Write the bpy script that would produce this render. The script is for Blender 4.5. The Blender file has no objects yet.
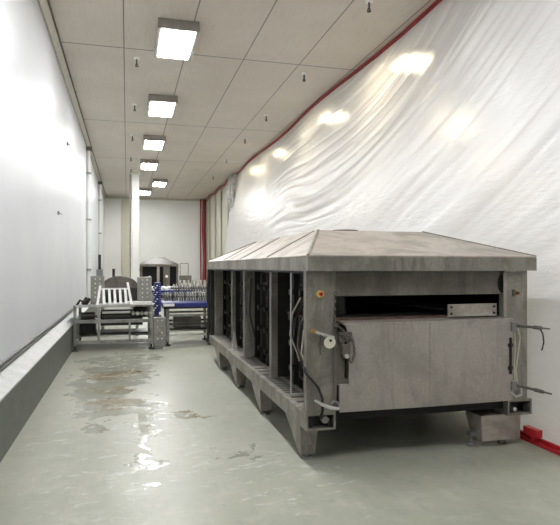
import bpy, math, random
from mathutils import Vector, noise
from mathutils.geometry import tessellate_polygon
R = random.Random(7)
scn = bpy.context.scene
col = scn.collection
PI = math.pi

# ------------------------------------------------------------------ camera, world, exposure
cam_d = bpy.data.cameras.new('camera')
cam_d.sensor_fit = 'HORIZONTAL'; cam_d.sensor_width = 36.0
cam_d.lens = 570.0 / 560.0 * 36.0
cam_d.shift_y = 4.5 / 560.0
cam_d.clip_start = 0.05; cam_d.clip_end = 200
cam = bpy.data.objects.new('camera', cam_d); col.objects.link(cam)
cam.location = (0, 0, 1.6)
cam.rotation_euler = (PI / 2, 0, -math.radians(15.025))
scn.camera = cam

w = bpy.data.worlds.new('world'); scn.world = w; w.use_nodes = True
w.node_tree.nodes['Background'].inputs[0].default_value = (0.9, 0.95, 1.0, 1)
w.node_tree.nodes['Background'].inputs[1].default_value = 0.3

LAMP_POWER = 21.0
BEHIND_POWER = 17.0
scn.view_settings.view_transform = 'Standard'
scn.view_settings.look = 'None'
scn.view_settings.exposure = 1.36
scn.view_settings.gamma = 1.0
scn.view_settings.use_curve_mapping = False
CEIL = 5.34

# ------------------------------------------------------------------ node helpers
class NT:
    def __init__(s, name):
        s.m = bpy.data.materials.new(name); s.m.use_nodes = True
        s.t = s.m.node_tree; s.b = s.t.nodes['Principled BSDF']; s.out = s.t.nodes['Material Output']
    def n(s, typ, ins=None, **kw):
        nd = s.t.nodes.new(typ)
        for k, v in kw.items(): setattr(nd, k, v)
        for k, v in (ins or {}).items(): s.set(nd, k, v)
        return nd
    def set(s, nd, k, v):
        if isinstance(v, bpy.types.NodeSocket): s.t.links.new(v, nd.inputs[k])
        else: nd.inputs[k].default_value = v
    def pos(s, world=True):
        return s.n('ShaderNodeNewGeometry').outputs['Position'] if world else s.n('ShaderNodeTexCoord').outputs['Object']
    def scale(s, vec, sc):
        return s.n('ShaderNodeMapping', {'Vector': vec, 'Scale': sc}).outputs[0]
    def noise(s, vec, sc=5, det=4, rough=0.55, dist=0.0):
        return s.n('ShaderNodeTexNoise', {'Vector': vec, 'Scale': sc, 'Detail': det, 'Roughness': rough, 'Distortion': dist}).outputs['Fac']
    def ramp(s, fac, a, b, va=0.0, vb=1.0):
        nd = s.n('ShaderNodeMapRange', {'Value': fac, 'From Min': a, 'From Max': b, 'To Min': va, 'To Max': vb})
        return nd.outputs[0]
    def math(s, op, a, b=0.0, c=0.0):
        return s.n('ShaderNodeMath', {0: a, 1: b, 2: c}, operation=op).outputs[0]
    def mix(s, fac, a, b):
        nd = s.n('ShaderNodeMix', data_type='RGBA')
        s.set(nd, 0, fac); s.set(nd, 6, a); s.set(nd, 7, b)
        return nd.outputs[2]
    def bump(s, h, strength=0.3, dist=0.01):
        s.set(s.b, 'Normal', s.n('ShaderNodeBump', {'Height': h, 'Strength': strength, 'Distance': dist}).outputs[0])

def rgb(*c): return (c[0], c[1], c[2], 1)

def simple(name, c, rough=0.5, metal=0.0, var=0.12, sc=9, bump=0.0):
    t = NT(name); p = t.pos(False)
    f = t.noise(p, sc, 4)
    lo = rgb(*[x * (1 - var) for x in c]); hi = rgb(*[min(1, x * (1 + var)) for x in c])
    t.set(t.b, 'Base Color', t.mix(t.ramp(f, .3, .7), lo, hi))
    t.set(t.b, 'Roughness', rough); t.set(t.b, 'Metallic', metal)
    if bump: t.bump(f, bump)
    return t.m

def weathered(name, c, dirt, rough=0.5, metal=0.55, amount=1.0, vert=True, spec=None):
    """stainless sheet with water marks, dull film and vertical run marks"""
    t = NT(name); p = t.pos(False)
    streak = t.noise(t.scale(p, (6, 6, 1.3) if vert else (3, 3, 3)), 1.3, 8, .72, .9)
    blot = t.noise(p, 2.3, 7, .65, .7)
    fine = t.noise(p, 42, 3, .6)
    m1 = t.ramp(streak, .48, .68, 0, .60 * amount)
    m2 = t.ramp(blot, .46, .60, 0, .6 * amount)
    base = t.mix(t.ramp(fine, .3, .7), rgb(*[x * .9 for x in c]), rgb(*[x * 1.1 for x in c]))
    cc = t.mix(m1, base, rgb(*dirt))
    cc = t.mix(m2, cc, rgb(*[(x + y) * .42 for x, y in zip(c, dirt)]))
    t.set(t.b, 'Base Color', cc)
    t.set(t.b, 'Metallic', metal)
    t.set(t.b, 'Roughness', t.ramp(blot, .3, .7, rough - .1, rough + .14))
    t.bump(t.math('ADD', fine, blot), .12, .01)
    return t.m

M = {}
M['steel'] = weathered('weathered_steel', (.32, .30, .26), (.11, .10, .08), .46, .30, 1.2)
M['hood'] = weathered('hood_steel', (.45, .41, .365), (.23, .205, .175), .44, .30, 1.15, vert=False)
M['door'] = weathered('door_steel', (.43, .395, .36), (.24, .215, .19), .40, .35, .85)
M['post'] = weathered('side_post_steel', (.27, .26, .225), (.10, .09, .075), .5, .3)
M['dirty'] = weathered('grimy_steel', (.20, .18, .155), (.07, .055, .042), .55, .3)
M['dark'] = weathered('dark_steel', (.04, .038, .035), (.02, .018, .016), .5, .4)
M['inner'] = simple('black_plate_and_shade', (.010, .010, .010), .6, .2)  # near-black: shade of the open bays is put into the colour
M['pipe'] = simple('dull_pipe', (.07, .067, .06), .42, .6)
M['black'] = simple('black_rubber_and_hollows', (.015, .015, .015), .5)
M['bright'] = simple('bright_metal', (.72, .72, .70), .28, .75)
M['stain'] = simple('satin_stainless', (.36, .36, .34), .34, .6, .35)
M['white_pl'] = simple('white_plastic', (.85, .85, .83), .4)
M['cream'] = simple('cream_paint', (.80, .77, .66), .5)
M['red'] = simple('red_tape', (.27, .018, .022), .45)
M['redp'] = simple('red_paint', (.52, .02, .03), .35)
M['blue'] = simple('blue_belt', (.025, .035, .19), .4)
M['brush'] = simple('grey_brush', (.30, .30, .26), .6, .1, .7, 22)
M['brass'] = simple('brass', (.55, .36, .12), .35, .8)
M['yellow'] = simple('yellow_ring', (.75, .55, .12), .4)
M['box'] = simple('grey_cabinet', (.30, .30, .27), .45, .3)
M['rust'] = simple('rusty_bed', (.13, .075, .06), .6, .2, .4, 12)
M['lamphouse'] = simple('lamp_housing', (.34, .32, .29), .45, .3)
M['wire'] = simple('beige_wire', (.62, .58, .46), .5)
M['conduit'] = simple('white_conduit', (.78, .78, .74), .4, 0, .02)
M['greyp'] = simple('grey_pipe', (.25, .25, .25), .4, .3)

def emit(name, c, s):
    t = NT(name)
    t.set(t.b, 'Base Color', rgb(.9, .9, .9))
    t.set(t.b, 'Emission Color', rgb(*c)); t.set(t.b, 'Emission Strength', s)
    return t.m
M['lamp'] = emit('lamp_diffuser', (1.0, 1.0, 1.0), LAMP_POWER)
M['lamp_warm'] = emit('warm_diffuser', (1.0, .84, .56), BEHIND_POWER)

def mat_wall():
    t = NT('white_wall_panel'); p = t.pos()
    v = t.noise(t.scale(p, (5, 5, .28)), 2.2, 5, .6)
    f = t.noise(p, 1.1, 4)
    t.set(t.b, 'Base Color', t.mix(t.ramp(f, .3, .7), rgb(.74, .765, .805), rgb(.79, .81, .845)))
    t.set(t.b, 'Roughness', t.ramp(v, .3, .7, .34, .40))
    sep = t.n('ShaderNodeSeparateXYZ', {0: p}).outputs
    fr = t.math('FRACT', t.math('DIVIDE', sep[1], 1.16))
    line = t.math('COMPARE', fr, .5, .004)
    rib = t.math('SINE', t.math('MULTIPLY', sep[1], 26.0))
    h = t.math('SUBTRACT', t.math('ADD', t.math('MULTIPLY', v, .35), t.math('MULTIPLY', rib, .01)), line)
    t.bump(h, .05, .006); t.set(t.b, 'Specular IOR Level', .32)
    return t.m
M['wall'] = mat_wall()

def mat_backwall():
    t = NT('back_wall_paint'); p = t.pos()
    f = t.noise(p, .8, 4)
    t.set(t.b, 'Base Color', t.mix(t.ramp(f, .3, .7), rgb(.80, .80, .76), rgb(.86, .86, .83)))
    t.set(t.b, 'Roughness', .4)
    return t.m
M['backwall'] = mat_backwall()

def mat_ceiling():
    t = NT('ceiling_panels'); p = t.pos()
    sep = t.n('ShaderNodeSeparateXYZ', {0: p}).outputs
    fx = t.math('FRACT', t.math('DIVIDE', t.math('ADD', sep[0], .05 + 10.4), 1.04))
    fy = t.math('FRACT', t.math('DIVIDE', t.math('ADD', sep[1], .15), 5.12))
    lx = t.math('COMPARE', fx, .5, .497); lx = t.math('SUBTRACT', 1.0, lx)
    fx2 = t.math('FRACT', t.math('MULTIPLY', t.math('ADD', sep[0], .05 + 10.4), 1 / 1.04))
    ax = t.math('LESS_THAN', t.math('MINIMUM', fx2, t.math('SUBTRACT', 1.0, fx2)), .010)
    ay = t.math('LESS_THAN', t.math('MINIMUM', fy, t.math('SUBTRACT', 1.0, fy)), .0035)
    line = t.math('MAXIMUM', ax, ay)
    rib = t.math('SINE', t.math('MULTIPLY', sep[0], 95.0))
    f = t.noise(p, .9, 5); g = t.noise(t.scale(p, (30, 2, 2)), 2, 4)
    c = t.mix(t.ramp(f, .3, .7), rgb(.60, .545, .47), rgb(.67, .61, .535))
    c = t.mix(t.ramp(g, .45, .75, 0, .35), c, rgb(.43, .40, .365))
    c = t.mix(line, c, rgb(.20, .18, .155))
    t.set(t.b, 'Base Color', c); t.set(t.b, 'Roughness', .5)
    t.bump(t.math('SUBTRACT', t.math('MULTIPLY', rib, .3), line), .25, .01)
    return t.m
M['ceiling'] = mat_ceiling()

def mat_floor():
    t = NT('wet_concrete_floor'); p = t.pos()
    sep = t.n('ShaderNodeSeparateXYZ', {0: p}).outputs
    nd = t.n('ShaderNodeTexNoise', {'Vector': p, 'Scale': 2.6, 'Detail': 5, 'Roughness': .65})
    wob = t.n('ShaderNodeVectorMath', {0: nd.outputs['Color'], 1: (.5, .5, .5)}, operation='SUBTRACT').outputs[0]
    wp = t.n('ShaderNodeVectorMath', {0: wob, 1: (1.0, 1.9, 0), 2: p}, operation='MULTIPLY_ADD').outputs[0]
    ws = t.n('ShaderNodeSeparateXYZ', {0: wp}).outputs
    def blob(x, y, rx, ry):
        dx = t.math('DIVIDE', t.math('SUBTRACT', ws[0], x), rx)
        dy = t.math('DIVIDE', t.math('SUBTRACT', ws[1], y), ry)
        r = t.math('ADD', t.math('MULTIPLY', dx, dx), t.math('MULTIPLY', dy, dy))
        return t.ramp(r, .7, 1.15, 1, 0)
    def blobs(lst):
        o = None
        for b in lst:
            v = blob(*b); o = v if o is None else t.math('MAXIMUM', o, v)
        return o
    a = t.noise(p, .55, 5, .6); b = t.noise(p, 3.5, 6, .7); c3 = t.noise(t.scale(p, (1, .5, 1)), 9, 5, .7)
    c = t.mix(t.ramp(a, .3, .7), rgb(.325, .338, .272), rgb(.45, .458, .385))
    c = t.mix(t.ramp(b, .5, .72, 0, .5), c, rgb(.56, .575, .51))
    c = t.mix(t.ramp(c3, .52, .68, 0, .5), c, rgb(.29, .305, .255))
    brown = blobs([(-.13, 6.95, .26, .22), (.12, 7.0, .12, .12), (.72, 6.35, .14, .13), (-.32, 8.75, .26, .30), (.06, 8.9, .14, .35), (-.30, 7.7, .17, .10), (-.05, 7.9, .12, .2)])
    wet = blobs([(.19, 5.72, .10, .75), (.16, 6.4, .12, .4), (-.35, 8.4, .4, 1.5), (.1, 8.9, .3, 1.0), (-.1, 6.9, .5, .5), (.15, 4.75, .10, .16), (.13, 4.25, .06, .10), (.6, 6.3, .3, .2), (-.05, 10.3, .7, .6), (-.33, 6.1, .14, .16), (.95, 4.75, .18, .08)])
    vv = t.noise(p, 6.0, 5, .7)
    bm = t.math('MULTIPLY', brown, t.ramp(vv, .36, .50))
    grey = t.math('MULTIPLY', wet, t.ramp(vv, .40, .60, 0, .30))
    c = t.mix(grey, c, rgb(.22, .22, .165))
    bm2 = t.math('MULTIPLY', wet, t.ramp(t.noise(t.scale(p, (1, 1.6, 1)), 3.1, 6, .75), .53, .60))
    c = t.mix(t.math('MULTIPLY', bm2, .45), c, rgb(.25, .21, .14))
    c = t.mix(t.math('MULTIPLY', bm, .85), c, rgb(.26, .20, .11))
    sc = t.noise(t.scale(p, (1.0, 2.2, 1)), 4.2, 6, .75, .5)
    white = t.math('MULTIPLY', t.ramp(sc, .57, .62), blobs([(0, 5.6, .9, 1.8), (1.2, 4.2, .6, .8)]))
    c = t.mix(t.math('MULTIPLY', white, .5), c, rgb(.70, .74, .72))
    t.set(t.b, 'Base Color', c)
    wr = t.math('MULTIPLY', wet, t.ramp(b, .38, .5))
    ro = t.ramp(b, .3, .7, .30, .46)
    t.set(t.b, 'Roughness', t.math('MULTIPLY', ro, t.math('SUBTRACT', 1.0, t.math('MULTIPLY', wr, .82))))
    t.set(t.b, 'Specular IOR Level', .5)
    t.bump(t.math('MULTIPLY', t.math('ADD', b, c3), t.math('SUBTRACT', 1.0, t.math('MULTIPLY', wr, .8))), .22, .01)
    return t.m
M['floor'] = mat_floor()

def mat_kerb():
    t = NT('kerb_paint'); p = t.pos()
    f = t.noise(p, 3, 6, .7)
    t.set(t.b, 'Base Color', t.mix(t.ramp(f, .3, .7), rgb(.10, .108, .095), rgb(.145, .155, .138)))
    t.set(t.b, 'Roughness', .5); t.bump(f, .2, .01)
    return t.m
M['kerb'] = mat_kerb()
def mat_kerbtop():
    t = NT('kerb_cap_paint'); p = t.pos()
    f = t.noise(t.scale(p, (1, 1, 1)), 30, 4, .7); g = t.noise(p, 4, 4)
    t.set(t.b, 'Base Color', t.mix(t.ramp(t.math('MULTIPLY', t.math('ADD', f, g), .5), .38, .62), rgb(.50, .51, .50), rgb(.68, .69, .69)))
    t.set(t.b, 'Roughness', .55)
    return t.m
M['kerbtop'] = mat_kerbtop()

def mat_sheet(name, c, tint, tw):
    t = NT(name); p = t.pos()
    f = t.noise(t.scale(p, (1, 1, 1)), 16, 5, .7, .8); g = t.noise(p, 3, 3)
    # crinkles in the film run down-slope along the drape
    mp = t.n('ShaderNodeMapping', {'Vector': p, 'Rotation': (math.radians(24), 0, 0), 'Scale': (1, 1.6, 9)}).outputs[0]
    cr = t.noise(mp, 2.6, 5, .65, .5)
    h = t.math('ADD', t.math('MULTIPLY', f, .35), cr)
    bn = t.n('ShaderNodeBump', {'Height': h, 'Strength': .45, 'Distance': .014}).outputs[0]
    dif = t.n('ShaderNodeBsdfDiffuse', {'Color': rgb(*c), 'Normal': bn})
    trl = t.n('ShaderNodeBsdfTranslucent', {'Color': rgb(*tint), 'Normal': bn})
    gl = t.n('ShaderNodeBsdfGlossy', {'Color': rgb(1, 1, 1), 'Roughness': .28, 'Normal': bn})
    rf = t.n('ShaderNodeBsdfRefraction', {'Color': rgb(1, 1, 1), 'Roughness': .62, 'IOR': 1.08, 'Normal': bn})
    m1 = t.n('ShaderNodeMixShader', {0: tw, 1: dif.outputs[0], 2: trl.outputs[0]})
    m2 = t.n('ShaderNodeMixShader', {0: .13, 1: m1.outputs[0], 2: rf.outputs[0]})
    fr = t.n('ShaderNodeFresnel', {'IOR': 1.5, 'Normal': bn})
    m3 = t.n('ShaderNodeMixShader', {0: t.math('ADD', fr.outputs[0], .04), 1: m2.outputs[0], 2: gl.outputs[0]})
    t.t.links.new(m3.outputs[0], t.out.inputs['Surface'])
    return t.m
M['sheet'] = mat_sheet('translucent_film', (.91, .91, .93), (.95, .95, .97), .36)
M['strip'] = mat_sheet('yellowed_film', (.80, .78, .66), (.92, .88, .70), .35)

# ------------------------------------------------------------------ mesh helpers
class MB:
    def __init__(s): s.v = []; s.f = []; s.mi = []; s.sm = []
    def add(s, vs, fs, mi=0, smooth=False):
        o = len(s.v); s.v += [tuple(x) for x in vs]
        for f in fs: s.f.append([o + i for i in f]); s.mi.append(mi); s.sm.append(smooth)
        return s
    def box(s, x0, x1, y0, y1, z0, z1, mi=0):
        return s.hexa([(x0, y0, z0), (x1, y0, z0), (x1, y1, z0), (x0, y1, z0)], [(x0, y0, z1), (x1, y0, z1), (x1, y1, z1), (x0, y1, z1)], mi)
    def hexa(s, b, t, mi=0):
        return s.add(list(b) + list(t), [(3, 2, 1, 0), (4, 5, 6, 7), (0, 1, 5, 4), (1, 2, 6, 5), (2, 3, 7, 6), (3, 0, 4, 7)], mi)
    def prism(s, poly, d, mi=0):
        n = len(poly); d = Vector(d)
        a = [Vector(p) for p in poly]; b = [p + d for p in a]
        fs = [tuple((i, (i + 1) % n, n + (i + 1) % n, n + i)) for i in range(n)]
        for tr in tessellate_polygon([a]): fs.append(tuple(tr)); fs.append(tuple(n + i for i in reversed(tr)))
        return s.add(a + b, fs, mi)
    def tube(s, pts, r, seg=10, mi=0, radii=None, caps=True):
        pts = [Vector(p) for p in pts]; n = len(pts); vs = []
        up = None
        for i, p in enumerate(pts):
            d = (pts[min(i + 1, n - 1)] - pts[max(i - 1, 0)]).normalized()
            if up is None: up = Vector((0, 0, 1)) if abs(d.z) < .9 else Vector((1, 0, 0))
            a = d.cross(up).normalized(); b = a.cross(d).normalized(); up = b
            rr = radii[i] if radii else r
            for k in range(seg):
                t = 2 * PI * k / seg; vs.append(p + (a * math.cos(t) + b * math.sin(t)) * rr)
        fs = [(i * seg + k, i * seg + (k + 1) % seg, (i + 1) * seg + (k + 1) % seg, (i + 1) * seg + k) for i in range(n - 1) for k in range(seg)]
        s.add(vs, fs, mi, True)
        if caps: s.add([v for v in vs[:seg]], [tuple(range(seg))[::-1]], mi); s.add([v for v in vs[-seg:]], [tuple(range(seg))], mi)
        return s
    def cyl(s, a, b, r, r2=None, seg=16, mi=0):
        return s.tube([a, b], r, seg, mi, [r, r if r2 is None else r2])
    def torus(s, c, ax, r, t, seg=12, mi=0, stretch=1.0, dirv=None):
        c = Vector(c); ax = Vector(ax).normalized()
        d = Vector(dirv).normalized() if dirv is not None else ax.orthogonal().normalized()
        e = ax.cross(d).normalized()
        ring = [c + d * math.cos(2 * PI * k / seg) * r * stretch + e * math.sin(2 * PI * k / seg) * r for k in range(seg)]
        vs = []; m = 6
        for k in range(seg):
            rad = (ring[k] - c).normalized()
            for j in range(m):
                q = 2 * PI * j / m; vs.append(ring[k] + (rad * math.cos(q) + ax * math.sin(q)) * t)
        fs = [(k * m + j, ((k + 1) % seg) * m + j, ((k + 1) % seg) * m + (j + 1) % m, k * m + (j + 1) % m) for k in range(seg) for j in range(m)]
        return s.add(vs, fs, mi, True)
    def rect_tube(s, x0, x1, y0, y1, z0, z1, t):
        """hollow rectangular tube along Y, open at both ends"""
        o = [(x0, z0), (x1, z0), (x1, z1), (x0, z1)]; i = [(x0 + t, z0 + t), (x1 - t, z0 + t), (x1 - t, z1 - t), (x0 + t, z1 - t)]
        vs = [(a, y0, b) for a, b in o + i] + [(a, y1, b) for a, b in o + i]
        fs = []
        for k in range(4):
            n = (k + 1) % 4
            fs += [(k, n, n + 8, k + 8), (k + 4, k + 12, n + 12, n + 4), (k, k + 4, n + 4, n), (k + 8, n + 8, n + 12, k + 12)]
        return s.add(vs, fs)
    def build(s, name, mats, parent=None, bevel=0.0, recalc=True):
        if not isinstance(mats, (list, tuple)): mats = [mats]
        off = Vector((0, 0, 0)); q = parent
        while q is not None: off += q.location; q = q.parent
        if parent is None:
            xs = [v[0] for v in s.v]; ys = [v[1] for v in s.v]; zs = [v[2] for v in s.v]
            off = Vector(((min(xs) + max(xs)) / 2, (min(ys) + max(ys)) / 2, min(zs)))
        me = bpy.data.meshes.new(name)
        me.from_pydata([tuple(Vector(v) - off) for v in s.v], [], s.f)
        for m in mats: me.materials.append(m)
        for p, mi, sm in zip(me.polygons, s.mi, s.sm): p.material_index = mi; p.use_smooth = sm
        me.update()
        import bmesh
        bm = bmesh.new(); bm.from_mesh(me); bmesh.ops.remove_doubles(bm, verts=bm.verts, dist=1e-6) if bevel else None
        if recalc: bmesh.ops.recalc_face_normals(bm, faces=bm.faces)
        bm.to_mesh(me); bm.free()
        o = bpy.data.objects.new(name, me); col.objects.link(o)
        if parent is None: o.location = off
        else: o.parent = parent
        if bevel:
            b = o.modifiers.new('bevel', 'BEVEL'); b.width = bevel; b.segments = 2; b.limit_method = 'ANGLE'
        return o

def tag(o, label=None, cat=None, group=None, kind=None):
    if label: o['label'] = label
    if cat: o['category'] = cat
    if group: o['group'] = group
    if kind: o['kind'] = kind
    return o
def struct(o): o['kind'] = 'structure'; return o
def thing(name, loc, label, cat, group=None):
    o = bpy.data.objects.new(name, None); col.objects.link(o); o.location = loc; o.empty_display_size = .1
    return tag(o, label, cat, group)
def copy_tree(o, parent=None):
    c = o.copy(); col.objects.link(c)
    if parent is not None: c.parent = parent
    for ch in list(o.children): copy_tree(ch, c)
    return c

# ================================================================== SETTING
YB, YF, XW, XFAR = 31.5, -5.0, -1.18, 14.5
struct(MB().box(-1.4, XFAR + .2, YF - .2, YB + .2, -.2, 0).build('floor', M['floor']))
struct(MB().box(-1.4, XFAR + .2, YF - .2, YB + .2, CEIL, CEIL + .2).build('ceiling', M['ceiling']))
struct(MB().box(XW - .2, XW, YF, YB, 0, CEIL).build('wall_left', M['wall']))
struct(MB().box(XW - .2, XFAR + .2, YB, YB + .2, 0, CEIL).build('wall_back', M['backwall']))
struct(MB().box(XFAR, XFAR + .2, YF, YB, 0, CEIL).build('wall_right', M['backwall']))
struct(MB().box(XW - .2, XFAR + .2, YF - .2, YF, 0, CEIL).build('wall_front', simple('grey_front_wall', (.22, .22, .21), .6)))
# kerb along the left wall: dark upright face, pale sloping cap
struct(MB().box(XW, -1.0, YF, YB, 0, .50).build('baseboard_left', M['kerb']))
struct(MB().prism([(XW, YF, .50), (-.995, YF, .50), (-.995, YF, .515), (XW, YF, .60)], (0, YB - YF, 0)).build('trim_1', M['kerbtop']))
for i, z in enumerate((.628, .672)):
    struct(MB().box(XW, XW + .028, YF, 24.0, z - .010, z + .010).build('trim_%d' % (i + 2), M['greyp'], bevel=.004))
# cove strip between left wall and ceiling, with a thin grey channel
struct(MB().prism([(XW, YF, CEIL), (XW + .10, YF, CEIL), (XW + .10, YF, CEIL - .035), (XW + .035, YF, CEIL - .12), (XW, YF, CEIL - .12)], (0, YB - YF, 0)).build('trim_4', simple('cove_metal', (.46, .44, .37), .4, .2)))
struct(MB().box(XW + .10, XW + .125, YF, YB, CEIL - .02, CEIL).build('trim_5', M['dirty']))
struct(MB().box(XW, 4.3, YB - .06, YB, CEIL - .12, CEIL).build('trim_6', simple('back_cove', (.50, .47, .38), .5)))
struct(MB().box(-.30, .12, YB - .05, YB, 0, CEIL - .13).build('trim_7', simple('beige_strip', (.60, .58, .46), .5, 0, .04)))

# column
o = thing('support_column', (.32, 23.0, 0), 'tall white square column rising to the ceiling behind the conveyors', 'column')
MB().box(.18, .46, 22.86, 23.14, 0, CEIL - .001).build('shaft', M['conduit'], o, .01)
MB().box(.13, .51, 22.81, 23.19, CEIL - .12, CEIL - .001).build('capital_plate', M['cream'], o)
MB().box(.13, .51, 22.81, 23.19, 0, .12).build('base_plate', M['stain'], o)
MB().tube([(.12, 22.9, .5), (.12, 22.9, CEIL - .12)], .025).build('conduit', M['greyp'], o)

# conduits on the left wall
for (y, wd, lab) in ((18.1, .055, 'white vertical conduit on the left wall, nearer of the two'), (25.3, .075, 'white vertical conduit on the left wall, farther one beside the back wall')):
    t = thing('wall_conduit', (XW + .06, y, .61), lab, 'pipe')
    MB().tube([(XW + .06, y, .62), (XW + .06, y, CEIL - .22)], wd).build('pipe', M['conduit'], t)
    MB().tube([(XW + .05, y + .2, .62), (XW + .05, y + .2, CEIL - .3)], .02).build('thin_pipe', M['cream'], t)
    for z in (1.5, 3.0, 4.4): MB().box(XW, XW + .14, y - .09, y + .09, z, z + .05).build('clamp', M['stain'], t)
    MB().box(XW, XW + .16, y - .1, y + .1, CEIL - .24, CEIL - .125).build('junction_box', M['dirty'], t)
t = thing('electrical_riser', (XW + .1, 24.0, .61), 'dark electrical riser pipe and switch box low on left wall', 'pipe')
MB().tube([(XW + .12, 24.0, .62), (XW + .12, 24.0, 2.1)], .055).build('pipe', M['dark'], t)
MB().box(XW, XW + .24, 23.85, 24.15, 1.15, 1.5).build('switch_box', M['greyp'], t, .01)
# small wall fittings on the left wall
for (y, z, lab) in ((12.3, 4.1, 'small grey clip high on the white left wall'), (10.7, 2.55, 'small grey clip on the left wall below the other clip')):
    tag(MB().box(XW, XW + .03, y - .03, y + .03, z - .03, z + .03).tube([(XW + .03, y, z), (XW + .07, y, z - .03)], .008).build('wall_clip', M['greyp']), lab, 'clip')

# ================================================================== CEILING LIGHTS
def make_light(x, y, label, group, lm, lx=.31, ly=.63):
    t = thing('ceiling_light', (x, y, CEIL), label, 'light', group)
    z0 = CEIL - .15
    b = MB()
    # bevelled housing frame around the diffuser
    for (a0, a1, b0, b1) in ((-lx, lx, -ly, -ly + .05), (-lx, lx, ly - .05, ly), (-lx, -lx + .05, -ly + .05, ly - .05), (lx - .05, lx, -ly + .05, ly - .05)):
        b.box(x + a0, x + a1, y + b0, y + b1, z0, CEIL - .001)
    b.box(x - lx + .05, x + lx - .05, y - ly + .05, y + ly - .05, CEIL - .06, CEIL - .001)
    b.build('housing', M['lamphouse'], t)
    MB().hexa([(x - lx + .06, y - ly + .06, z0 - .012), (x + lx - .06, y - ly + .06, z0 - .012), (x + lx - .06, y + ly - .06, z0 - .012), (x - lx + .06, y + ly - .06, z0 - .012)],
              [(x - lx + .05, y - ly + .05, z0 + .03), (x + lx - .05, y - ly + .05, z0 + .03), (x + lx - .05, y + ly - .05, z0 + .03), (x - lx + .05, y + ly - .05, z0 + .03)]).build('diffuser', lm, t)
    return t
G = 'rectangular ceiling lights along the corridor'
LI = make_light(.76, 9.35, 'large rectangular ceiling light nearest the camera, at top of photo', G, M['lamp'])
for (x, y, lab) in ((.76, 13.25, 'second ceiling light from the front, beyond the largest one'), (.76, 17.2, 'third rectangular ceiling light along the corridor'),
                    (.76, 20.9, 'fourth rectangular ceiling light, just right of the column top'), (1.36, 25.3, 'fifth ceiling light, set further right than the others'),
                    (.83, 28.4, 'farthest ceiling light before the back wall, beside the column')):
    c = copy_tree(LI); c.location = (x, y, CEIL); c['label'] = lab
for y in (5.3, 1.4):
    c = copy_tree(LI); c.location = (.76, y, CEIL); c['label'] = 'rectangular ceiling light above or behind the camera, out of view'; c['group'] = 'ceiling lights out of view'
# lights of the next hall, seen glowing through the film
WL = make_light(5.0, 9.1, 'warm light glowing through the upper plastic sheet, nearest of its row', 'warm lights beyond the plastic sheet', M['lamp_warm'], .36, .36)
for (x, y, lab) in ((5.0, 12.9, 'warm light glowing through the sheet, second of the upper row'), (5.0, 17.4, 'warm light glowing through the sheet, third of the upper row'),
               (5.0, 20.8, 'warm light glowing through the sheet, fourth of the upper row'),                (8.8, 12.8, 'warm light glowing faintly through the sheet, above the machine hood'), (13.3, 17.0, 'warm light glowing faintly through the sheet, lowest at the right edge')):
    c = copy_tree(WL); c.location = (x, y, CEIL); c['label'] = lab

for (x, y) in ((7.0, 1.5), (6.2, 3.6), (10.0, 3.0)):  # unseen fill lights added to brighten the sheet from behind
    c = copy_tree(LI); c.location = (x, y, CEIL); c['label'] = 'added fill light beyond the plastic sheet, out of view'; c['group'] = 'added fill lights beyond the plastic sheet'
# sprinklers
def make_sprinkler(x, y, label, group):
    t = thing('sprinkler_head', (x, y, CEIL), label, 'sprinkler', group)
    MB().cyl((x, y, CEIL - .001), (x, y, CEIL - .03), .06, .05).build('cover_plate', M['white_pl'], t)
    MB().cyl((x, y, CEIL - .03), (x, y, CEIL - .13), .014, .012).build('stem', M['dark'], t)
    MB().cyl((x, y, CEIL - .15), (x, y, CEIL - .158), .028, .03).torus((x, y, CEIL - .135), (0, 1, 0), .022, .006).build('deflector', M['dark'], t)
    return t
SG = 'ceiling sprinkler heads'
S0 = make_sprinkler(.17, 10.5, 'sprinkler head on ceiling left of the nearest light', SG)
for (x, y, lab) in ((.17, 13.5, 'sprinkler head left of the second ceiling light'), (.15, 16.7, 'sprinkler head left of the third ceiling light'),
                    (.13, 19.9, 'sprinkler head left of the fourth ceiling light'), (.15, 22.3, 'farthest sprinkler head, right before the column top'),
                    (3.28, 7.4, 'sprinkler head at top edge of photo by the red tape'), (3.3, 10.5, 'second sprinkler head of the row beside the red tape'),
                    (3.3, 13.6, 'third sprinkler head of the row beside the red tape'), (3.3, 16.2, 'fourth sprinkler head of the row beside the red tape'),
                    (3.3, 19.4, 'fifth sprinkler head of the row beside the red tape'), (3.4, 23.2, 'last sprinkler head beside the gathered plastic bundle')):
    c = copy_tree(S0); c.location = (x, y, CEIL); c['label'] = lab

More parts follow.
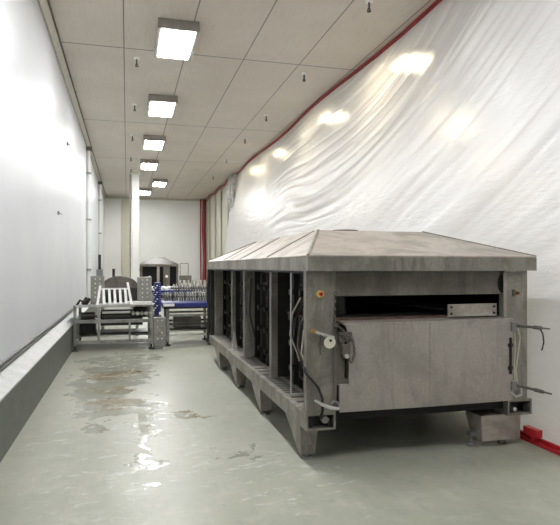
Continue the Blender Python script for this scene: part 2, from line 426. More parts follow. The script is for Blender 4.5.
# ================================================================== PLASTIC SHEET
def top_x(y):
    return 4.19 + (.05 * math.sin(y * .9) + .02 * math.sin(y * 2.7))
def ridge(x):
    return 1 - abs(2 * (x - math.floor(x)) - 1)
def sheet_x(y, z):
    q = max(0., min(1., z / CEIL))
    base = 3.66 + (4.20 - 3.66) * (q ** 1.1)
    base += .05 * math.sin(y * .9) * q
    # drape: folds follow curves that fall from upper right and flatten toward the bundle
    g = .032 * (max(0, 13.0 - y)) ** 2 if y < 13 else .002 * (y - 13) ** 2
    ph = z - g
    wob = noise.noise(Vector((y * .25, z * .35, 3.1)))
    a = noise.noise(Vector((ph * 1.5 + wob * .8, y * .08, .3)))
    b = noise.noise(Vector((ph * 3.1 + wob * 1.6, y * .12, 7.7)))
    c = noise.noise(Vector((ph * 7.5 + wob * 2.5, y * .22, 1.7)))
    amp = .10 + .90 * max(0., min(1., (z - 1.3) / 2.6))
    m = max(.1, noise.noise(Vector((y * .30, z * .5, 9.2))) * .9 + .6)
    d = amp * (.07 * a) + amp * m * (.045 * math.exp(-(b / .10) ** 2) + .018 * math.exp(-(c / .12) ** 2))
    # tight crescent folds of the swag
    sg = math.exp(-((y - 12.0) / 2.6) ** 2) * math.exp(-((ph - 2.95) / .30) ** 2)
    d *= 1 - .9 * max(0., min(1., (y - 13.5) / 3.0))
    d += .035 * sg * math.sin(ph * 22 + wob * 6)
    d += .006 * noise.noise(Vector((y * 2.4, z * 2.4, 2.2))) + .002 * noise.noise(Vector((y * 7, z * 7, 5.2)))
    top = max(0., min(1., (CEIL - z) / .35)); bot = max(0., min(1., z / .3))
    return base + d * top * bot
ct = thing('plastic_curtain', (3.9, 8, 0), 'huge draped translucent plastic sheet hung from the ceiling behind the machine', 'curtain')
Y0s, Y1s = -4.0, 23.2
ny, nz = 620, 230
vs, fs = [], []
for i in range(ny + 1):
    # finer near the camera
    y = Y0s + (Y1s - Y0s) * i / ny
    for j in range(nz + 1):
        z = .01 + (CEIL - .03) * j / nz
        vs.append((sheet_x(y, z), y, z))
for i in range(ny):
    for j in range(nz):
        k = i * (nz + 1) + j; fs.append((k, k + 1, k + nz + 2, k + nz + 1))
mb = MB(); mb.add(vs, fs, 0, True); mb.build('sheet', M['sheet'], ct, recalc=False)
tp = [(sheet_x(y, CEIL - .06) - .03, y, CEIL - .045) for y in [(-4 + .25 * k) for k in range(108)]]
b = MB()
for p, q in zip(tp[:-1], tp[1:]):
    b.hexa([(p[0], p[1], p[2] - .025), (p[0] + .02, p[1], p[2] - .025), (q[0] + .02, q[1], q[2] - .025), (q[0], q[1], q[2] - .025)],
           [(p[0], p[1], p[2] + .04), (p[0] + .02, p[1], p[2] + .04), (q[0] + .02, q[1], q[2] + .04), (q[0], q[1], q[2] + .04)])
b.build('tape', M['red'], ct)
# gathered end of the sheet
b = MB()
for k in range(9):
    r = .05 + .03 * R.random(); x = 3.98 + .16 * R.random(); y = 22.3 + .8 * R.random()
    pts = [(x + .10, y, CEIL - .05), (x + .02 * R.random(), y, CEIL - .4), (x - .03, y + .1 * R.random(), CEIL - .9), (x + .03, y, CEIL - 1.1 - .5 * R.random())]
    b.tube(pts, r, 8, radii=[r, r * 1.3, r * 1.1, r * .4])
b.build('gathered_end', simple('bunched_film', (.55, .55, .52), .3, 0, .3, 6), ct)

# far yellowed strip curtain
fc = thing('strip_curtain', (4.2, 27, 0), 'yellowed vertical plastic strip curtain between the bundle and back corner', 'curtain')
for k in range(12):
    y0 = 23.3 + k * .63
    vs, fs = [], []
    for j in range(9):
        for i in range(2):
            yy = y0 + .70 * j / 8
            vs.append((4.26 + .05 * math.sin(j / 8 * PI) + .03 * math.sin(k * 2.1), yy, (.03, CEIL - .10)[i]))
    for j in range(8): fs.append((2 * j, 2 * j + 1, 2 * j + 3, 2 * j + 2))
    m = MB(); m.add(vs, fs, 0, True); m.build('strip', M['strip'], fc, recalc=False)
b = MB()
pts = [(4.19 - .04 * math.sin(k), 23.2 + k * .45, CEIL - .045 - .015 * math.sin(k * 1.7)) for k in range(18)]
b.tube(pts, .05, 8); b.build('tape', M['red'], fc)
cs = thing('corner_strip', (4.08, YB - .2, 0), 'pair of red vertical strips hanging in the far right corner', 'strip')
b = MB(); b.tube([(4.10, YB - .2, CEIL - .03), (4.07, YB - .2, 3.6), (4.12, YB - .2, 2.0), (4.10, YB - .25, .8)], .085, 8, radii=[.09, .10, .08, .12]); b.build('wide_strip', M['red'], cs)
b = MB(); b.tube([(3.90, YB - .15, CEIL - .03), (3.90, YB - .15, 2.2), (3.92, YB - .15, .6)], .035, 8); b.build('narrow_strip', M['red'], cs)
b = MB(); b.tube([(4.10, YB - .25, .8), (4.05, YB - .25, .4), (4.10, YB - .25, .02)], .13, 8, radii=[.12, .16, .17]); b.build('bundled_tail', M['red'], cs)

# red rail at the foot of the sheet
fr = thing('floor_rail', (3.56, 4, 0), 'red rail along the floor at the foot of the plastic sheet', 'rail')
MB().box(3.54, 3.60, -4, 4.95, 0, .03).box(3.578, 3.60, -4, 4.95, .03, .06).build('rail', M['redp'], fr)
MB().box(3.50, 3.56, 4.28, 4.46, .085, .15).box(3.53, 3.59, 4.34, 4.40, .03, .085).build('bracket', M['redp'], fr)

# ================================================================== MAIN MACHINE
XL, XR, MY0, MY1 = 1.385, 3.455, 4.35, 9.92
mc = thing('tunnel_machine', (2.42, 7.1, 0), 'long weathered stainless steel tunnel machine with hipped hood and open bays', 'machine')
# hood
fx0, fx1, fy0, fy1, fz0, fz1 = 1.365, 3.475, 4.25, 10.0, 1.568, 1.694
px0, px1, py0, py1, pz = 1.88, 3.06, 5.5, 8.4, 1.975
b = MB()
b.add([(fx0, fy0, fz1), (fx1, fy0, fz1), (fx1, fy1, fz1), (fx0, fy1, fz1), (px0, py0, pz), (px1, py0, pz), (px1, py1, pz), (px0, py1, pz),
       (fx0, fy0, fz1 - .015), (fx1, fy0, fz1 - .015), (fx1, fy1, fz1 - .015), (fx0, fy1, fz1 - .015)],
      [(4, 5, 6, 7), (0, 1, 5, 4), (1, 2, 6, 5), (2, 3, 7, 6), (3, 0, 4, 7), (8, 9, 1, 0), (9, 10, 2, 1), (10, 11, 3, 2), (11, 8, 0, 3), (11, 10, 9, 8)])
hood = b.build('hood', M['hood'], mc, .006)
# raised seams on the long slope and hips
def slope(y, t): return (fx0 + (px0 - fx0) * t, y, fz1 + (pz - fz1) * t)
def seamstrip(a, c, wd=.012, h=.008):
    a, c = Vector(a), Vector(c); d = (c - a).normalized(); s_ = d.cross(Vector((0, 0, 1))).normalized() * wd; u = s_.cross(d).normalized() * h
    if u.z < 0: u = -u
    MB().hexa([a - s_ - u * .5, a + s_ - u * .5, c + s_ - u * .5, c - s_ - u * .5], [a - s_ + u, a + s_ + u, c + s_ + u, c - s_ + u]).build('seam', M['steel'], hood)
for y in (5.62, 7.0, 8.3): seamstrip(slope(y, 0.01), slope(y, .99))
seamstrip((fx0 + .005, fy0 + .005, fz1), (px0, py0, pz)); seamstrip((fx1 - .005, fy0 + .005, fz1), (px1, py0, pz)); seamstrip((fx0 + .005, fy1 - .005, fz1), (px0, py1, pz))
# flange band
tk = .02
b = MB(); b.box(fx0, fx1, fy0, fy0 + tk, fz0, fz1 - .015).box(fx0, fx1, fy1 - tk, fy1, fz0, fz1 - .015).box(fx0, fx0 + tk, fy0 + tk, fy1 - tk, fz0, fz1 - .015).box(fx1 - tk, fx1, fy0 + tk, fy1 - tk, fz0, fz1 - .015)
b.build('hood_flange', M['steel'], hood)
MB().cyl((2.28, 5.78, pz), (2.28, 5.78, pz + .022), .15, .14, 24).build('vent_cap', M['dark'], hood)
# soffit plate under hood
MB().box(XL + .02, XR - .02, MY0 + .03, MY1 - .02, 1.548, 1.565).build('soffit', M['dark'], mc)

# base rails
def base_rail(x0, x1, slots=False):
    b = MB(); b.rect_tube(x0, x1, MY0, MY1, .283, .42, .016)
    y = 4.75
    while slots and y < 7.4:
        b.box(x0 + .05, x0 + .19, y, y + .05, .4195, .4225, 1); y += .085 if (int(y * 2) % 3) else .19
    b.box(x0 + .017, x1 - .017, MY0 + .10, MY0 + .11, .300, .403, 1)  # black plate inside the tube paints the shade of its hollow end
    for xx in (x0 + .03, x1 - .06): b.box(xx, xx + .03, MY0 + .03, MY0 + .1, .300, .37, 1)
    return b.build('base_rail', [M['steel'], M['black']], mc)
rl = base_rail(XL, XL + .25, True)
MB().cyl((XL + .17, MY0 + .02, .36), (XL + .17, MY0 + .10, .36), .030).build('plug', M['greyp'], rl)
rr_ = base_rail(XR - .20, XR + .05)
MB().cyl((XR - .11, MY0 + .02, .33), (XR - .11, MY0 + .3, .33), .018).build('plug', M['bright'], rr_)
MB().box(XL + .25, XR - .20, MY0 + .07, MY0 + .15, .335, .415).build('cross_beam', M['inner'], mc)
MB().box(XL + .25, XR - .20, MY1 - .1, MY1, .30, .42).build('cross_beam', M['dark'], mc)
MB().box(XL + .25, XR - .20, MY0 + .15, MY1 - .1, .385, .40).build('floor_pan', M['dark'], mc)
# under-pan drain trough visible below the right half
MB().box(2.55, 3.25, MY0 + .16, MY0 + .55, .315, .385).build('drain_trough', M['dark'], mc)

# legs: tapering gussets with foot pads
def leg(x0, x1, y, top, mat, side):
    b = MB()
    b.hexa([(x0 + .01, y, .04), (x1 - .03, y, .04), (x1 - .03, y + .08, .04), (x0 + .01, y + .08, .04)],
           [(x0, y, .283), (x1, y, .283), (x1, y + top, .283), (x0, y + top, .283)])
    o = b.build('leg', mat, mc, .004)
    cx = (x0 + x1) / 2 - .01
    MB().cyl((cx, y + .04, .0), (cx, y + .04, .018), .05, .045).cyl((cx, y + .04, .018), (cx, y + .04, .05), .016).build('foot_pad', M['greyp'], o)
for y in (4.52, 6.0, 7.4, 8.8): leg(XL, XL + .16, y, .46, M['steel'], 0)
for y in (6.0, 7.4, 8.8): leg(XR - .14, XR + .02, y, .46, M['steel'], 1)
b = MB(); b.hexa([(3.03, 4.40, .055), (3.42, 4.40, .055), (3.42, 4.56, .055), (3.03, 4.56, .055)], [(3.02, 4.40, .283), (3.43, 4.40, .283), (3.43, 4.66, .283), (3.02, 4.66, .283)])
o = b.build('leg', M['hood'], mc, .004)
MB().cyl((2.98, 4.50, 0), (2.98, 4.50, .02), .045, .04).cyl((2.98, 4.50, .02), (2.98, 4.50, .10), .014).box(2.96, 3.03, 4.47, 4.53, .09, .12).build('foot_pad', M['greyp'], o)
MB().cyl((3.3, 4.50, 0), (3.3, 4.50, .06), .04).build('foot_pad', M['greyp'], o)

# front posts
def front_post(x0, x1, y=MY0):
    b = MB()
    b.box(x0, x1, y, y + .012, .42, 1.568).box(x0, x0 + .012, y + .012, y + .07, .42, 1.568).box(x1 - .012, x1, y + .012, y + .07, .42, 1.568)
    return b.build('corner_post', M['steel'], mc)
pl = front_post(XL, 1.635)
pr = front_post(3.215, XR)
MB().box(1.612, 1.640, MY0 - .02, MY0, .45, 1.12).build('edge_channel', M['dirty'], pl, .004)
MB().box(3.205, 3.235, MY0 - .012, MY0, 1.16, 1.55).build('edge_channel', M['hood'], pr, .004)
# header panel
MB().box(1.64, 3.215, MY0 + .02, MY0 + .035, 1.362, 1.565).box(1.64, 3.215, MY0 + .035, MY0 + .10, 1.362, 1.372).build('header_panel', M['dirty'], mc)
MB().prism([(3.215, MY0 + .018, 1.372), (3.215, MY0 + .018, 1.54)] + [(3.215 - .05 * math.sin(a), MY0 + .018, 1.456 + .084 * math.cos(a)) for a in [PI * k / 8 for k in range(1, 8)]], (0, -.006, 0)).build('header_gusset', M['inner'], mc)
# door of two panels with folded top lip
yd = MY0 - .035
dl = MB().prism([(1.655, yd, .425), (2.466, yd, .421), (2.466, yd, 1.135), (1.705, yd, 1.135), (1.737, yd, 1.05), (1.737, yd, .652), (1.655, yd, .652)], (0, .022, 0)).build('door_panel', M['door'], mc, .003)
dr = MB().prism([(2.4685, yd, .421), (3.282, yd, .425), (3.282, yd, 1.135), (2.4685, yd, 1.135)], (0, .022, 0)).build('door_panel', M['door'], mc, .003)
MB().hexa([(1.70, yd - .004, 1.128), (3.290, yd - .004, 1.128), (3.290, yd + .03, 1.128), (1.70, yd + .03, 1.128)],
          [(1.68, yd - .004, 1.145), (3.290, yd - .004, 1.145), (3.25, MY0 + .12, 1.165), (1.66, MY0 + .12, 1.165)]).build('door_lip', M['hood'], mc, .003)
MB().box(1.645, 2.68, MY0 + .06, MY0 + .10, 1.15, 1.178).build('sill_bar', M['rust'], mc)
# recess behind the notch
MB().box(1.645, 1.76, MY0 - .010, MY0 - .002, .64, 1.07).build('lock_plate', M['dirty'], mc)
MB().box(1.708, 1.722, MY0 - .04, MY0 - .012, .70, 1.0).build('slot_bar', M['inner'], mc)
# lock and chain
b = MB(); b.box(1.665, 1.735, MY0 - .075, MY0 - .038, .90, .98).torus((1.70, MY0 - .056, .98), (0, 1, 0), .024, .007).build('padlock', M['dirty'], mc, .005)
MB().box(1.65, 1.76, MY0 - .05, MY0 - .03, 1.0, 1.075).build('hasp', M['dirty'], mc, .004)
MB().cyl((1.70, MY0 - .05, .885), (1.70, MY0 - .085, .885), .018).build('bolt', M['bright'], mc)
def chain(path, name='chain', mat=None, r=.0105):
    b = MB(); pts = []
    for a, c in zip(path[:-1], path[1:]):
        a, c = Vector(a), Vector(c); L = (c - a).length; n = max(1, int(L / (r * 2.6)))
        for k in range(n): pts.append((a.lerp(c, (k + .5) / n), (c - a).normalized()))
    for k, (p, d) in enumerate(pts):
        ax = d.cross(Vector((0, 1, 0)) if k % 2 else Vector((1, 0, .2))).normalized()
        b.torus(p, ax, r, .0035, 8, stretch=1.7, dirv=d)
    return b.build(name, mat or M['pipe'], mc)
yc = MY0 - .045
chain([(1.615, yc, 1.40), (1.61, yc, 1.22), (1.60, yc, 1.13), (1.64, yc - .01, 1.06), (1.69, yc - .02, 1.03), (1.70, yc - .02, .99)])
chain([(1.62, yc, 1.14), (1.68, yc - .02, 1.09), (1.76, yc - .02, 1.02), (1.78, yc - .01, .90), (1.745, yc - .02, .83), (1.70, yc - .03, .90)], mat=M['dirty'], r=.009)
# indicator knobs
def knob(x, z, ring, core):
    o = MB().cyl((x, MY0, z), (x, MY0 - .022, z), .030, .028, 18).build('knob_ring', ring, mc)
    MB().cyl((x, MY0 - .022, z), (x, MY0 - .045, z), .016, .013, 14).build('knob_core', core, o)
knob(1.50, 1.383, M['yellow'], M['redp']); knob(3.335, 1.37, M['brass'], M['rust'])
MB().box(3.30, 3.318, MY0 - .03, MY0, 1.34, 1.40).build('knob_bracket', M['dirty'], mc)
# tag and lever at left post
o = MB().tube([(1.41, yc, 1.098), (1.50, yc - .01, 1.065), (1.60, yc - .01, 1.035)], .013).build('lever', M['bright'], mc)
MB().cyl((1.41, yc, 1.098), (1.445, yc - .003, 1.085), .019).build('lever_grip', M['brass'], o)
tg = MB().cyl((1.556, yc - .03, 1.0), (1.556, yc - .036, 1.0), .048, .048, 24).build('round_tag', M['cream'], mc); tg['label'] = 'round cream tag'
MB().cyl((1.562, yc - .0365, 1.015), (1.562, yc - .039, 1.015), .011, .011, 12).build('tag_hole', M['black'], tg)
MB().tube([(1.49, yc - .01, 1.06), (1.475, yc, .99), (1.49, yc, .90)], .009).build('wire_loop', M['dirty'], mc)
# lower drain handle and black hose
MB().tube([(1.44, yc, .54), (1.50, yc - .01, .505), (1.57, yc - .02, .475), (1.64, yc - .01, .463)], .014, radii=[.008, .014, .017, .013]).build('drain_handle', M['bright'], mc)
MB().torus((1.61, yc, .485), (0, 1, 0), .035, .009).build('ring', M['greyp'], mc)
MB().tube([(1.47, 4.62, .88), (1.415, 4.46, .82), (1.37, 4.33, .76), (1.41, 4.31, .71), (1.47, 4.305, .64), (1.505, 4.305, .55), (1.515, 4.32, .45), (1.51, 4.37, .37)], .011).build('hose', M['black'], mc)
# right side rods, hoses
for z, ze, xe in ((1.085, 1.078, 3.45), (.565, .525, 3.47)):
    a = Vector((3.29, MY0 + .0, z)); e = Vector((xe, 4.06, ze))
    MB().tube([a, a.lerp(e, .15), a.lerp(e, .55), a.lerp(e, .6), a.lerp(e, .8), a.lerp(e, .82), e], .01, radii=[.015, .014, .011, .017, .016, .008, .006]).build('spray_lance', M['dirty'], mc)
    MB().box(3.26, 3.32, MY0 - .05, MY0 - .001, z - .05, z + .03).build('lance_bracket', M['greyp'], mc, .004)
MB().tube([(3.41, 4.135, 1.075), (3.43, 4.12, 1.03), (3.44, 4.12, .96), (3.425, 4.12, .90), (3.415, 4.12, .89)], .006).build('hose', M['black'], mc)
MB().tube([(3.335, MY0 - .03, 1.06), (3.36, MY0 - .03, .98), (3.34, MY0 - .03, .85), (3.315, MY0 - .03, .68), (3.33, MY0 - .03, .58)], .006).build('wire', M['wire'], mc)
MB().tube([(3.30, MY0 - .03, 1.05), (3.31, MY0 - .03, .9), (3.30, MY0 - .03, .7), (3.31, MY0 - .03, .5)], .005).build('wire', M['wire'], mc)
MB().tube([(3.26, MY0 - .04, .50), (3.30, MY0 - .05, .46), (3.36, MY0 - .04, .47), (3.37, MY0 - .03, .53)], .010).build('drain_handle', M['bright'], mc)
MB().box(3.245, 3.262, yd - .016, yd, .66, .98).box(3.23, 3.275, yd - .010, yd, .70, .73).box(3.23, 3.275, yd - .010, yd, .90, .93).build('hinge', M['dark'], mc)
# guide plate in the opening
gp = MB().box(2.68, 3.165, MY0 + .03, MY0 + .045, 1.168, 1.278).build('guide_plate', M['hood'], mc, .003)
for x in (2.71, 3.135):
    for z in (1.195, 1.252): MB().cyl((x, MY0 + .03, z), (x, MY0 + .02, z), .011, .010, 8).build('bolt', M['dark'], gp)
# interior; near-black inner panels are added to deepen the shade in the bays
MB().box(XL + .42, XL + .435, MY0 + .25, MY1 - .05, .42, 1.54).build('inner_shade_panel', M['inner'], mc)
MB().box(XR - .06, XR - .045, MY0 + .08, MY1 - .05, .42, 1.54).build('inner_shade_panel', M['inner'], mc)
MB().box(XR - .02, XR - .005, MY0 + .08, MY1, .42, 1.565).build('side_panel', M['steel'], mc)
MB().box(1.82, XR - .07, MY0 + 1.6, MY0 + 1.62, .42, 1.54).build('inner_shade_panel', M['inner'], mc)
MB().box(1.65, XR - .07, MY0 + .12, MY0 + 1.5, 1.10, 1.125).build('belt_bed', M['rust'], mc)
for (xa, xb) in ((1.9, 2.75), (2.25, 2.95)): MB().tube([(xa, MY0 + 1.4, 1.32), (xb, MY0 + .12, 1.22)], .014).build('guide_rod', M['dark'], mc)
MB().cyl((1.66, MY0 + .22, 1.16), (3.36, MY0 + .22, 1.16), .04).build('roller', M['dark'], mc)
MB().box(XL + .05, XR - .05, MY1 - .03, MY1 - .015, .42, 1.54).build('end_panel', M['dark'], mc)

# side posts and baffles
def side_post(x0, x1, y, th, mat):
    return MB().box(x0, x1, y, y + th, .42, 1.548).box(x0, x0 + .01, y + th, y + th + .07, .42, 1.548).build('side_post', mat, mc)
side_post(1.475, 1.545, 5.85, .02, M['post'])
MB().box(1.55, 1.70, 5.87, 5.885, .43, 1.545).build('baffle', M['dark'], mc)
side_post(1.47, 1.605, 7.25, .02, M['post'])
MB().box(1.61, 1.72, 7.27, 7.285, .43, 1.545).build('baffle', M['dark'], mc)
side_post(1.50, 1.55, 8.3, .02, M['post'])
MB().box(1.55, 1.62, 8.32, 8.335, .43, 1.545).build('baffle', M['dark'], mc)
side_post(1.465, 1.60, 9.75, .02, M['post'])
MB().box(1.40, 1.455, 9.85, 9.91, .42, 1.56).build('end_post', M['dark'], mc)
MB().tube([(1.47, 5.08, .42), (1.47, 5.08, 1.56)], .008).build('thin_rod', M['bright'], mc)
# clutter inside the bays: manifolds, spray pipes, brackets, hoses
bays = [(4.5, 5.8), (5.95, 7.2), (7.35, 8.25), (8.4, 9.7)]
for bi, (ya, yb) in enumerate(bays):
    for k in range(6):
        z = .53 + k * .17 + R.uniform(-.05, .05)
        x = R.uniform(1.62, 1.73)
        b = MB(); b.tube([(1.79, ya + .05, z), (x, ya + .08, z), (x, yb - .25 - R.random() * .5, z + R.uniform(-.05, .05)), (1.79, yb - .2, z)], .018 if k % 2 else .026, 8)
        b.build('spray_pipe', M['pipe'] if k % 3 == 1 else M['dark'], mc)
    for k in range(3):
        y = ya + .25 + (yb - ya - .4) * k / 2.6
        b = MB(); b.box(1.60, 1.66, y, y + .03, .43, 1.53)
        for z in (.6, .85, 1.1, 1.35): b.cyl((1.56, y + .015, z), (1.62, y + .015, z), .03)
        b.build('manifold', M['dark'] if k % 2 else M['pipe'], mc)
for k in range(5):
    y = 4.6 + .12 * k; z0 = .95 + .04 * k
    pts = [(1.56, y, z0 + .2), (1.50, y + .06, z0 + .05), (1.49, y + .10, z0 - .15), (1.54, y + .02, z0 - .32), (1.58, y + .1, z0 - .4)]
    MB().tube(pts, .009, 8).build('hose', [M['black'], M['wire'], M['dirty']][k % 3], mc)
MB().tube([(1.53, 7.15, 1.45), (1.50, 7.1, 1.0), (1.55, 7.0, .7), (1.52, 6.9, .5)], .016).build('hose', M['pipe'], mc)
MB().hexa([(1.47, 8.05, .42), (1.53, 8.05, .42), (1.53, 8.22, .42), (1.47, 8.22, .42)], [(1.49, 8.12, .66), (1.51, 8.12, .66), (1.51, 8.15, .66), (1.49, 8.15, .66)]).build('gusset', M['hood'], mc)

# hanging dark cable bundle at the far end
MB().tube([(1.40, 10.02, 1.56), (1.385, 10.05, 1.2), (1.40, 10.04, .7), (1.38, 10.05, .28)], .03).tube([(1.45, 10.03, 1.56), (1.44, 10.05, .9), (1.46, 10.04, .35)], .02).build('cable_bundle', M['black'], mc)

# ================================================================== LEFT CONVEYOR TABLE WITH SLATTED CHUTE
cv = thing('conveyor_table', (-.3, 12.0, 0), 'stainless steel conveyor table with white slatted rack beside the left kerb', 'conveyor table')
cx0, cx1, cy0, cy1 = -.97, .46, 11.66, 12.9
def post(x, y, z0, z1, p, nm='leg', wd=.028, mat=None, pad=True):
    o = MB().box(x - wd, x + wd, y - wd, y + wd, z0, z1).build(nm, mat or M['stain'], p, .004)
    if pad: MB().cyl((x, y, 0), (x, y, .03), .065, .05).cyl((x, y, .03), (x, y, z0 + .02), .018).build('foot', M['dark'], o)
    return o
for x in (cx0, cx1):
    for y in (cy0, cy1): post(x if x > 0 else x + .02, y, .10, .84, cv)
def rail(x0, x1, y0, y1, z, h, p, nm='rail', mat=None):
    return MB().box(x0, x1, y0, y1, z - h, z + h).build(nm, mat or M['stain'], p, .004)
for y in (cy0, cy1):
    rail(cx0 + .05, cx1 - .03, y - .02, y + .02, .17, .035, cv); rail(cx0 + .05, cx1 - .03, y - .02, y + .02, .56, .032, cv)
for x in (cx0 + .02, cx1): rail(x - .02, x + .02, cy0 + .03, cy1 - .03, .17, .03, cv); rail(x - .02, x + .02, cy0 + .03, cy1 - .03, .56, .03, cv)
rail(cx0 + .3, cx1 - .4, cy0 - .02, cy0 + .02, .27, .015, cv, mat=M['bright'])
post(-.52, cy0 - .05, .2, .86, cv, 'upright', .022, pad=False); post(.05, cy0 - .05, .2, .56, cv, 'upright', .02, pad=False)
MB().box(cx0 - .01, cx1 + .04, cy0 - .05, cy1 + .03, .835, .872).build('table_top', M['stain'], cv, .004)
MB().box(cx0 + .04, .15, cy0 - .08, cy0 - .055, .84, .885).build('front_edge', M['bright'], cv)
rail(-.46, .06, cy0 - .03, cy0 - .01, .73, .02, cv, mat=M['bright'])
rail(-.46, .06, cy0 - .03, cy0 - .01, .65, .012, cv, mat=M['pipe'])
MB().box(.13, .46, cy0 - .10, cy0 + .12, .872, .925).build('white_guide', M['white_pl'], cv)
for k in range(5): MB().cyl((.12 + k * .08, cy0 - .03, .70), (.12 + k * .08, cy0 + .06, .70), .036).build('roller', [M['brush'], M['bright']][k % 2], cv)
MB().box(-.5, .3, cy0 + .25, cy0 + .9, .45, .72).build('motor_housing', M['dark'], cv, .01)
MB().cyl((-.85, cy0 + .15, .66), (-.60, cy0 + .15, .66), .07).build('gear_motor', M['pipe'], cv); MB().cyl((-.80, cy0 + .1, .87), (-.72, cy0 + .1, 1.0), .06).build('roller_end', M['pipe'], cv)
MB().tube([(-.92, cy0, .87), (-.86, cy0, .97), (-.78, cy0, .93), (-.68, cy0, 1.0)], .025).build('cable', M['dark'], cv)
MB().box(-.9, .4, 12.1, 12.8, .26, .29).build('lower_shelf', M['pipe'], cv)
MB().box(.12, .40, 11.95, 12.4, .60, .80).build('side_gearbox', M['dark'], cv, .02)
MB().box(-.88, -.60, 12.0, 12.5, .29, .54).build('drive_unit', M['dark'], cv, .02)
# slat rack
rk = MB().box(-.545, .08, cy0 - .02, cy0 + .005, .875, .90).box(-.53, .02, cy0 + .165, cy0 + .19, 1.16, 1.19).build('slat_rack', M['white_pl'], cv)
for k, x in enumerate((-.42, -.315, -.215, -.115, -.015)):
    MB().hexa([(x - .026, cy0 - .03, .89), (x + .026, cy0 - .03, .89), (x + .026, cy0, .89), (x - .026, cy0, .89)],
              [(x - .022 - .02, cy0 + .15, 1.175), (x + .022 - .02, cy0 + .15, 1.175), (x + .022 - .02, cy0 + .18, 1.175), (x - .022 - .02, cy0 + .18, 1.175)]).build('slat', M['white_pl'], rk)
for (xb, xt, zt) in ((-.545, -.50, 1.24), (.085, .01, 1.30)):
    MB().hexa([(xb - .024, cy0 - .045, .885), (xb + .024, cy0 - .045, .885), (xb + .024, cy0 - .01, .885), (xb - .024, cy0 - .01, .885)],
              [(xt - .022, cy0 + .15, zt), (xt + .022, cy0 + .15, zt), (xt + .022, cy0 + .18, zt), (xt - .022, cy0 + .18, zt)]).build('side_arm', M['white_pl'], rk)

# domed drum behind
dm = thing('drum_machine', (-.1, 13.8, 0), 'dark grey domed drum machine behind the white slatted rack', 'machine')
pts = [(-.58, 13.6, 1.12)] + [(-.16 - .42 * math.cos(a), 13.6, 1.12 + .27 * math.sin(a)) for a in [PI * k / 14 for k in range(1, 14)]] + [(.26, 13.6, 1.12)]
MB().prism(pts, (0, .7, 0)).build('dome', M['dirty'], dm)
MB().box(-.60, .28, 13.58, 14.32, .72, 1.12).build('body', M['pipe'], dm)
MB().cyl((-.30, 13.75, 1.3), (-.30, 13.75, 1.56), .03).build('lift_pin', M['dark'], dm)
for x in (-.55, .23):
    for y in (13.64, 14.26): post(x, y, 0, .72, dm, pad=False)
# black bellows shapes on the table behind the slats
for i, (x, lab) in enumerate(((-.42, 'dark round tub on the table behind the slats, left one'), (-.14, 'dark round tub on the table behind the slats, right one'))):
    tag(MB().tube([(x + .03, 12.3, .873), (x + .03, 12.3, .95), (x + .03, 12.3, 1.06), (x + .03, 12.3, 1.10)], .1, 16, radii=[.11, .13, .12, .10]).build('round_tub', M['dark']), lab, 'tub')

cv.location.y -= .25
# control boxes
def control_box(x0, x1, y, z0, z1, label, rows, stand=False):
    t = thing('control_box', ((x0 + x1) / 2, y, 0 if stand else z0), label, 'control box')
    MB().box(x0, x1, y, y + .16, z0, z1).build('cabinet', M['box'], t, .008)
    d = MB().box(x0 + .015, x1 - .015, y - .012, y, z0 + .015, z1 - .015).build('door', M['box'], t, .004)
    for r in range(rows):
        z = z1 - .06 - r * (z1 - z0 - .1) / rows
        for cxx in (.35, .68):
            x = x0 + (x1 - x0) * cxx
            MB().cyl((x, y - .012, z), (x, y - .03, z), .014, .012, 10).build('button', [M['bright'], M['cream'], M['white_pl']][(r + int(cxx * 3)) % 3], d)
    if stand: MB().box(x0 + .05, x1 - .05, y + .05, y + .1, 0, z0).build('stand', M['stain'], t)
    return t
control_box(-.70, -.44, 11.9, .872, 1.42, 'grey control box with button rows standing left of the slatted rack', 5)
control_box(.20, .48, 11.7, .872, 1.40, 'grey control box standing right of the slatted rack', 5)
control_box(.49, .73, 11.30, 0.05, .62, 'grey control box low on the floor between the two conveyors', 4, True)

# ================================================================== RIGHT CONVEYOR (blue belt, brush rollers)
rc = thing('roller_conveyor', (1.5, 12.0, 0), 'blue belted conveyor with rows of grey brush discs behind the machine', 'conveyor')
for x in (.80, 1.66, 2.6):
    for y in (11.75, 12.6): post(x, y, .08, .755, rc)
for y in (11.75, 12.6):
    rail(.78, 2.65, y - .02, y + .02, .62, .022, rc); rail(.78, 2.65, y - .02, y + .02, .22, .022, rc, mat=M['bright']); rail(.78, 2.65, y - .02, y + .02, .44, .02, rc, mat=M['pipe'])
MB().box(.72, 2.7, 11.68, 12.66, .755, .79).build('bed', M['dark'], rc)
MB().box(.70, 2.7, 11.66, 12.68, .79, .87).build('belt', M['blue'], rc, .01)
MB().box(.70, .92, 11.60, 11.66, .81, .86).build('white_guide', M['white_pl'], rc)
def disc_row(n, x0, dx, y, z, r, mats):
    ax = MB().cyl((x0 - .05, y, z), (x0 + n * dx + .05, y, z), .02).build('axle', M['pipe'], rc)
    for k in range(n):
        x = x0 + k * dx; rr = r * (1 + .06 * math.sin(k * 2.3))
        b = MB(); seg = 14
        b.tube([(x, y, z), (x + .004, y, z), (x + dx * .45, y, z), (x + dx * .5, y, z)], r, seg, radii=[rr * .85, rr, rr, rr * .85])
        b.build('brush_disc', mats[k % len(mats)], ax)
disc_row(32, .74, .05, 11.85, .995, .095, [M['brush'], M['stain'], M['brush'], M['pipe'], M['stain']])
disc_row(26, .95, .055, 12.35, 1.15, .09, [M['stain'], M['brush'], M['brush']])
MB().box(.85, 2.6, 11.9, 12.5, .30, .34).build('lower_shelf', M['pipe'], rc)
MB().box(.95, 1.5, 11.95, 12.4, .34, .56).build('drive_unit', M['dirty'], rc, .02)
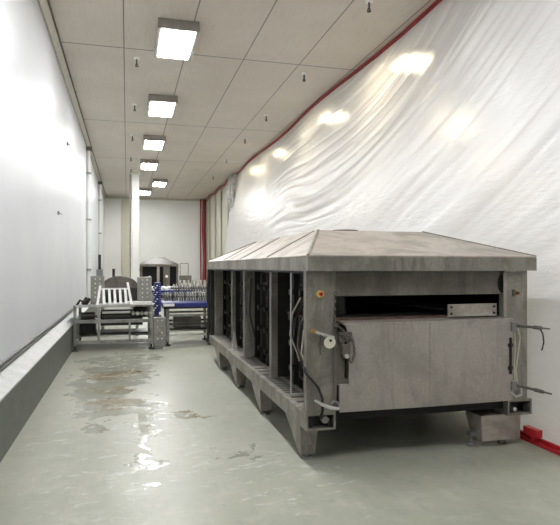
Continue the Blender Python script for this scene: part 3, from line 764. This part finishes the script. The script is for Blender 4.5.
# upright blue chain loop at the left end
b = MB()
for k in range(15):
    a = PI * k / 14
    z = .70 + .55 * k / 14
    b.box(.53 + .02 * math.sin(k * 2.), .66, 11.72, 12.05, z, z + .028)
b.box(.54, .62, 11.74, 12.03, .62, 1.26).build('blue_chain', M['blue'], rc)
for k in range(12):
    z = .72 + .045 * k
    MB().box(.51 + .03 * (k % 3), .54 + .03 * (k % 3), 11.705, 11.72, z, z + .02).build('link', M['white_pl'], rc)
MB().box(.52, .67, 11.74, 12.03, 0, .62).build('chain_stand', M['dirty'], rc)

# second conveyor further back
bc = thing('belt_conveyor', (1.6, 16, 0), 'farther blue belt conveyor with white trays and brush row', 'conveyor')
for x in (.66, 2.4):
    for y in (15.3, 17.1): post(x, y, .06, .86, bc)
MB().box(.60, 2.9, 15.2, 17.2, .86, .93).build('bed', M['stain'], bc)
MB().box(.60, 1.7, 15.18, 17.2, .93, .99).build('belt', M['blue'], bc)
for k in range(7): MB().box(.66 + k * .15, .76 + k * .15, 15.22, 16.9, .99, 1.045).build('tray', M['white_pl'], bc)
for k in range(14): MB().cyl((1.35 + k * .11, 15.5, 1.12), (1.40 + k * .11, 15.5, 1.12), .13, .13, 14).build('brush_disc', [M['brush'], M['stain']][k % 2], bc)

# ================================================================== BACKGROUND MACHINE
bm_ = thing('small_tunnel_machine', (1.25, 24.2, 0), 'smaller hooded steel machine in front of the white back wall', 'machine')
x0, x1, y0, y1 = .50, 2.02, 23.5, 25.5
b = MB(); b.add([(x0, y0 - .05, 1.72), (x1, y0 - .05, 1.72), (x1, y1, 1.72), (x0, y1, 1.72), (1.0, y0 + .5, 2.0), (1.5, y0 + .5, 2.0), (1.5, y1 - .4, 2.0), (1.0, y1 - .4, 2.0)],
              [(4, 5, 6, 7), (0, 1, 5, 4), (1, 2, 6, 5), (2, 3, 7, 6), (3, 0, 4, 7), (3, 2, 1, 0)])
b.build('hood', M['pipe'], bm_)
MB().box(x0, x1, y0 - .05, y0, 1.62, 1.72).build('hood_flange', M['dirty'], bm_)
for xa, xb, m in ((x0, .60, 'dirty'), (1.17, 1.27, 'hood'), (1.42, 1.68, 'dirty'), (1.94, x1, 'dirty')):
    MB().box(xa, xb, y0, y0 + .08, .3, 1.62).build('front_post', M[m], bm_)
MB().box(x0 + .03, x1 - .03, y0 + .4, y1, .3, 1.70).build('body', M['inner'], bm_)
MB().box(x0, x1, y0, y0 + .12, .22, .34).build('base_rail', M['stain'], bm_)
for x in (x0 + .06, x1 - .06):
    for y in (y0 + .05, y1 - .1): post(x, y, .0, .25, bm_, pad=False)
for x, z in ((.88, 1.18), (1.55, 1.22)): MB().cyl((x, y0 - .02, z), (x, y0 + .02, z), .06).build('gauge', M['white_pl'], bm_)
MB().tube([(x0 - .1, y0 + .2, 0.01), (x0 - .1, y0 + .2, 1.85)], .05).build('side_pipe', M['dark'], bm_)
MB().tube([(x0 - .1, y0 + .2, 1.5), (x0 + .02, y0 + .2, 1.5)], .03).build('elbow', M['dark'], bm_)
ff = thing('equipment_stand', (2.3, 23.6, 0), 'small steel stand with open frame right of the smaller machine', 'stand')
b = MB()
for (a, c) in (((2.10, 23.5, 1.75), (2.42, 23.5, 1.75)), ((2.10, 23.5, 1.25), (2.10, 23.5, 1.75)), ((2.42, 23.5, 1.25), (2.42, 23.5, 1.75))): b.tube([a, c], .018, 6)
b.build('open_frame', M['stain'], ff)
MB().box(2.08, 2.55, 23.45, 23.8, .95, 1.25).build('motor_box', M['dirty'], ff, .01)
for x in (2.14, 2.48):
    for y in (23.5, 23.74): MB().box(x - .025, x + .025, y - .025, y + .025, 0, .95).build('leg', M['stain'], ff)
